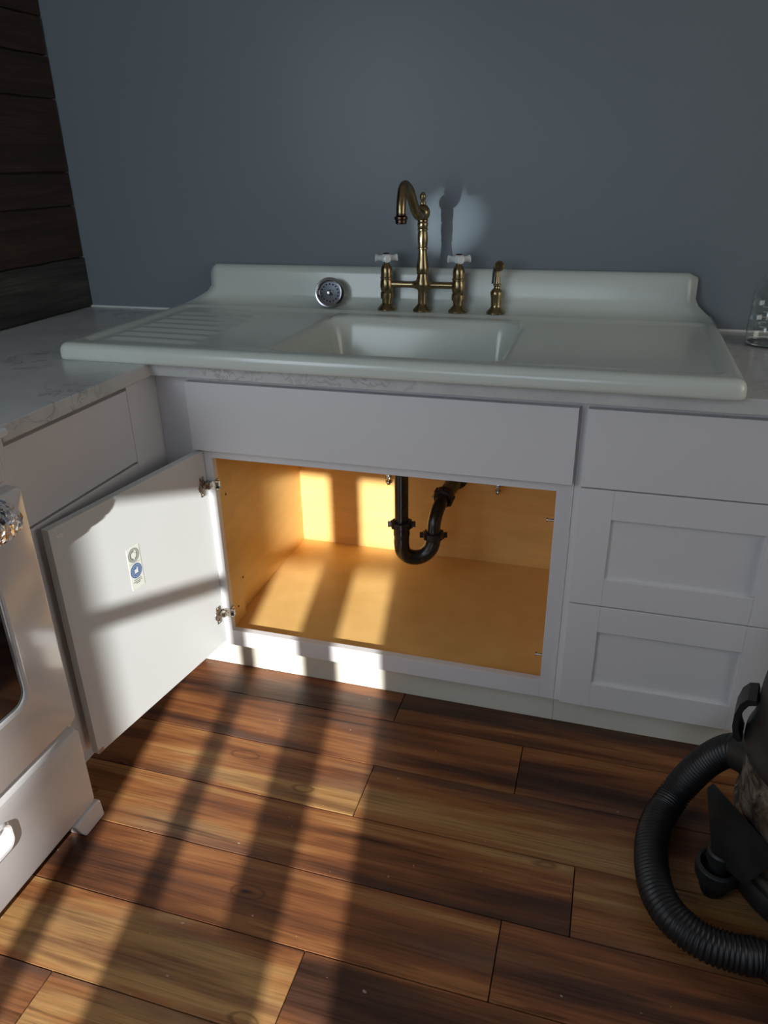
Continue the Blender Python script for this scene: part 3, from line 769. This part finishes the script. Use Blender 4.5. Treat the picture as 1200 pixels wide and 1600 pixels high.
# handle under clear shipping film
hb = []
bm = bmesh.new()
ya, yb2 = RY1-.105, RY0+.105
tube(bm, catmull([(X1-.004, ya, .785), (X1+.026, ya-.004, .785), (X1+.042, ya-.022, .785), (X1+.045, ya-.06, .785), (X1+.045, (ya+yb2)/2, .785), (X1+.045, yb2+.06, .785), (X1+.042, yb2+.022, .785), (X1+.026, yb2+.004, .785), (X1-.004, yb2, .785)], 8), .015, 20)
hh = P(G(link('handle', bm, 'enamel', smooth=True), 'white bar handle'), od)
bm = bmesh.new(); rr = random.Random(3)
pts = catmull([(X1+.004, ya+.012, .787), (X1+.028, ya+.006, .787), (X1+.045, ya-.012, .787), (X1+.049, ya-.05, .787), (X1+.049, ya-.20, .787), (X1+.049, ya-.45, .787)], 9)
tube(bm, pts, lambda t, i: .026+.003*math.sin(i*1.7)+.002*math.cos(i*3.1), 24)
for v in bm.verts: v.co += Vector((rr.uniform(-1, 1), rr.uniform(-1, 1), rr.uniform(-1, 1)))*.0018
P(G(link('handle_wrap', bm, 'film', smooth=False), 'crinkled clear film wrapped round the handle'), od)
# storage drawer with recessed pull
dz0_, dz1_ = .045, .256
hy0, hy1, hz0, hz1 = -1.66, -1.372, .160, .213
L_ = [(RX+.001, rrect(oy0, oy1, dz0_, dz1_, .012)), (X1-.010, rrect(oy0, oy1, dz0_, dz1_, .012)), (X1-.003, rrect(oy0+.003, oy1-.003, dz0_+.003, dz1_-.003, .012)), (X1, rrect(oy0+.012, oy1-.012, dz0_+.012, dz1_-.014, .012)),
      (X1, rrect(hy0-.008, hy1+.008, hz0-.008, hz1+.008, .022)), (X1+.004, rrect(hy0-.004, hy1+.004, hz0-.004, hz1+.004, .020)), (X1+.002, rrect(hy0, hy1, hz0, hz1, .018)), (X1-.016, rrect(hy0+.006, hy1-.006, hz0+.006, hz1-.006, .014)), (X1-.018, rrect(hy0+.016, hy1-.016, hz0+.016, hz1-.016, .006))]
bm, R_ = frame_loft(L_); bm.faces.new(R_[-1]); bm.faces.new(R_[0][::-1]); bmesh.ops.recalc_face_normals(bm, faces=bm.faces)
dr_ = P(G(link('storage_drawer', bm, 'enamel', smooth=True, angle=35), 'white bottom storage drawer with recessed pull'), rg)
for ysgn, yf in ((1, RY1-.004), (-1, RY0+.004)):
    bm = bmesh.new(); y2 = yf-ysgn*.085
    pr_ = [(yf, .0), (yf, .042), (yf-ysgn*.012, .047), (y2+ysgn*.03, .047), (y2, .044), (y2+ysgn*.008, .020), (y2+ysgn*.020, .0)]
    A = [bm.verts.new((.600, a, b)) for a, b in pr_]; Bv = [bm.verts.new((.686+.004*(b < .03), a, b)) for a, b in pr_]
    bm.faces.new(A); bm.faces.new(Bv[::-1])
    for k in range(len(A)): bm.faces.new((A[k], A[(k+1) % len(A)], Bv[(k+1) % len(A)], Bv[k]))
    bmesh.ops.recalc_face_normals(bm, faces=bm.faces)
    P(G(link('foot', bm, 'enamel', bevel=.004, seg=3), 'white front foot cover'), rg)

# ------------------------------------------------------------------ bottle
bo = empty('plastic_bottle', 'clear plastic bottle with measuring marks on the worktop right of the sink', 'bottle', (2.040, -.150, CB))
bp_ = [(.030, .000), (.044, .0005), (.0515, .004), (.0530, .012), (.0530, .045), (.0520, .048), (.0530, .051), (.0530, .080), (.0520, .083), (.0530, .086), (.0520, .112), (.0500, .120), (.0440, .124), (.0430, .128), (.0370, .150), (.0280, .172), (.0190, .190), (.0150, .200), (.0145, .212)]
inn = [(r-.0016, z+(.0016 if z < .003 else 0)) for r, z in bp_][::-1]
bm = bmesh.new(); rg_ = lathe(bm, bp_+inn, 48, T(2.040, -.150, CB+.0005), cap=False)
bm.faces.new(rg_[0][::-1]); bm.faces.new(rg_[-1]); bmesh.ops.recalc_face_normals(bm, faces=bm.faces)
P(G(link('bottle_body', bm, 'clear', smooth=True, angle=60), 'clear shell'), bo)
bm = bmesh.new(); lathe(bm, [(.017, .205), (.0175, .206), (.0175, .224), (.016, .226)], 32, T(2.040, -.150, CB)); P(G(link('cap', bm, 'ceramic', smooth=True), 'white screw cap'), bo)
bm = bmesh.new()
for k in range(7):
    zz = CB+.026+.0115*k; wd = .34 if k % 2 == 0 else .22; a_c = math.radians(-120)
    n = 8
    for s in range(n):
        a0_, a1_ = a_c-wd/2+wd*s/n, a_c-wd/2+wd*(s+1)/n; r = .0533
        bm.faces.new([bm.verts.new((2.040+r*math.cos(a), -.150+r*math.sin(a), z)) for a, z in ((a0_, zz), (a1_, zz), (a1_, zz+.0012), (a0_, zz+.0012))])
P(G(link('measuring_mark', bm, 'mark'), 'white graduation marks'), bo)

# ------------------------------------------------------------------ wet/dry vacuum
VX, VY = 2.168, -.945
vc = empty('shop_vacuum', 'dirty wet-dry vacuum with a metal drum and black ribbed hose on the floor', 'vacuum', (VX, VY, 0))
VT = T(VX, VY, 0)
lat('drum', [(.140, .095), (.150, .100), (.158, .150), (.164, .190), (.167, .200), (.1735, .205), (.1735, .211), (.168, .216), (.168, .318), (.1725, .323), (.1725, .331), (.166, .336)], 0, 0, 0, 'tank', vc, n=72, M4=VT, lab='metal drum splashed with grime')
lat('lid', [(.160, .334), (.174, .336), (.179, .342), (.179, .360), (.174, .372), (.170, .400), (.168, .455), (.166, .480), (.155, .505), (.120, .520), (.115, .560), (.09, .585), (.03, .590)], 0, 0, 0, 'blackp', vc, n=64, M4=VT, lab='black plastic motor lid')
lat('base_tray', [(.130, .040), (.155, .044), (.163, .055), (.163, .085), (.158, .098), (.140, .102)], 0, 0, 0, 'blackp', vc, n=64, M4=VT)
for a in (math.radians(193), math.radians(103), math.radians(283), math.radians(13)):
    c, s = math.cos(a), math.sin(a)
    M4 = VT @ Matrix.Rotation(a, 4, 'Z')
    bm = bmesh.new()
    # outrigger arm, socket ring
    addbox(bm, (.145, .165, -.028, .028, .050, .088), M4=M4)
    lathe(bm, [(.030, .050), (.040, .054), (.042, .070), (.042, .084), (.034, .088), (.030, .082), (.026, .062)], 28, M4 @ T(.190, 0, 0))
    P(link('caster_arm', bm, 'blackp', bevel=.002), vc)
    bm = bmesh.new(); lathe(bm, [(.006, -.013), (.024, -.013), (.027, -.009), (.027, .009), (.024, .013), (.006, .013)], 28, M4 @ T(.190, .0, .0275) @ Matrix.Rotation(PI/2, 4, 'X') )
    lathe(bm, [(.010, .027), (.010, .058)], 16, M4 @ T(.190, 0, 0))
    P(link('caster', bm, 'rubber', smooth=True), vc)
# accessory / strut leaning down the front left of the drum
bm = bmesh.new()
M4 = VT @ Matrix.Rotation(math.radians(193), 4, 'Z')
lathe(bm, [(.017, .040), (.019, .060), (.021, .095), (.026, .100), (.026, .118), (.022, .122)], 24, M4 @ T(.190, 0, 0))
# flat wedge head of the parked tool, pointing up and outward
wv_ = [Vector(p) for p in ((1.966, -.992, .108), (2.018, -1.040, .100), (2.024, -1.016, .106), (1.988, -.975, .112), (1.938, -.965, .246), (2.046, -1.078, .214), (2.052, -1.068, .218), (1.950, -.952, .250))]
vv = [bm.verts.new(p) for p in wv_]
for q in ((0, 1, 5, 4), (1, 2, 6, 5), (2, 3, 7, 6), (3, 0, 4, 7), (4, 5, 6, 7), (0, 3, 2, 1)): bm.faces.new([vv[k] for k in q])
P(G(link('accessory_nozzle', bm, 'blackp', smooth=True), 'black wedge nozzle parked in the caster socket'), vc)
# latches
for a in (math.radians(168), math.radians(-12)):
    M4 = VT @ Matrix.Rotation(a, 4, 'Z'); bm = bmesh.new()
    pr_ = [(.180, .345), (.188, .340), (.196, .347), (.202, .372), (.202, .400), (.197, .425), (.187, .440), (.172, .444), (.168, .432), (.182, .426), (.189, .412), (.192, .395), (.191, .372), (.186, .358)]
    A = [bm.verts.new(M4 @ Vector((x, -.028, z))) for x, z in pr_]; Bv = [bm.verts.new(M4 @ Vector((x, .028, z))) for x, z in pr_]
    n = len(pr_)
    for k in range(n): bm.faces.new((A[k], A[(k+1) % n], Bv[(k+1) % n], Bv[k]))
    bmesh.ops.triangle_fill if False else None
    # caps as strips between the outer and the inner line
    for q in (A, Bv):
        for k in range(n//2-1):
            bm.faces.new((q[k], q[k+1], q[n-2-k], q[n-1-k]))
    bmesh.ops.recalc_face_normals(bm, faces=bm.faces)
    P(G(link('latch', bm, 'rubber', bevel=.002, seg=2), 'black lid latch'), vc)
bm = bmesh.new(); lathe(bm, [(.042, 0), (.046, .004), (.046, .020), (.040, .030), (.038, .050)], 32, look((-.72, .62, -.25), (VX-.118, VY+.098, .235)))
P(link('hose_port', bm, 'blackp', smooth=True), vc)
hp = [(2.030, -.828, .228), (2.003, -.804, .214), (1.965, -.782, .150), (1.925, -.785, .070), (1.898, -.820, .040), (1.877, -.870, .036), (1.866, -.930, .036), (1.866, -.995, .036), (1.878, -1.055, .036), (1.908, -1.100, .036), (1.955, -1.128, .036), (2.010, -1.135, .036), (2.060, -1.135, .036), (2.110, -1.185, .036), (2.200, -1.235, .036), (2.300, -1.260, .036), (2.40, -1.300, .036)]
hp = [(x, y if i < 11 else y, z) for i, (x, y, z) in enumerate(hp)]
pp = resample(catmull(hp, 20), .0021)
bm = bmesh.new(); tube(bm, pp, lambda t, i: .0335 if i % 4 in (0, 1) else .0302, 22)
P(G(link('hose', bm, 'rubber', smooth=True, angle=89), 'black corrugated hose'), vc)
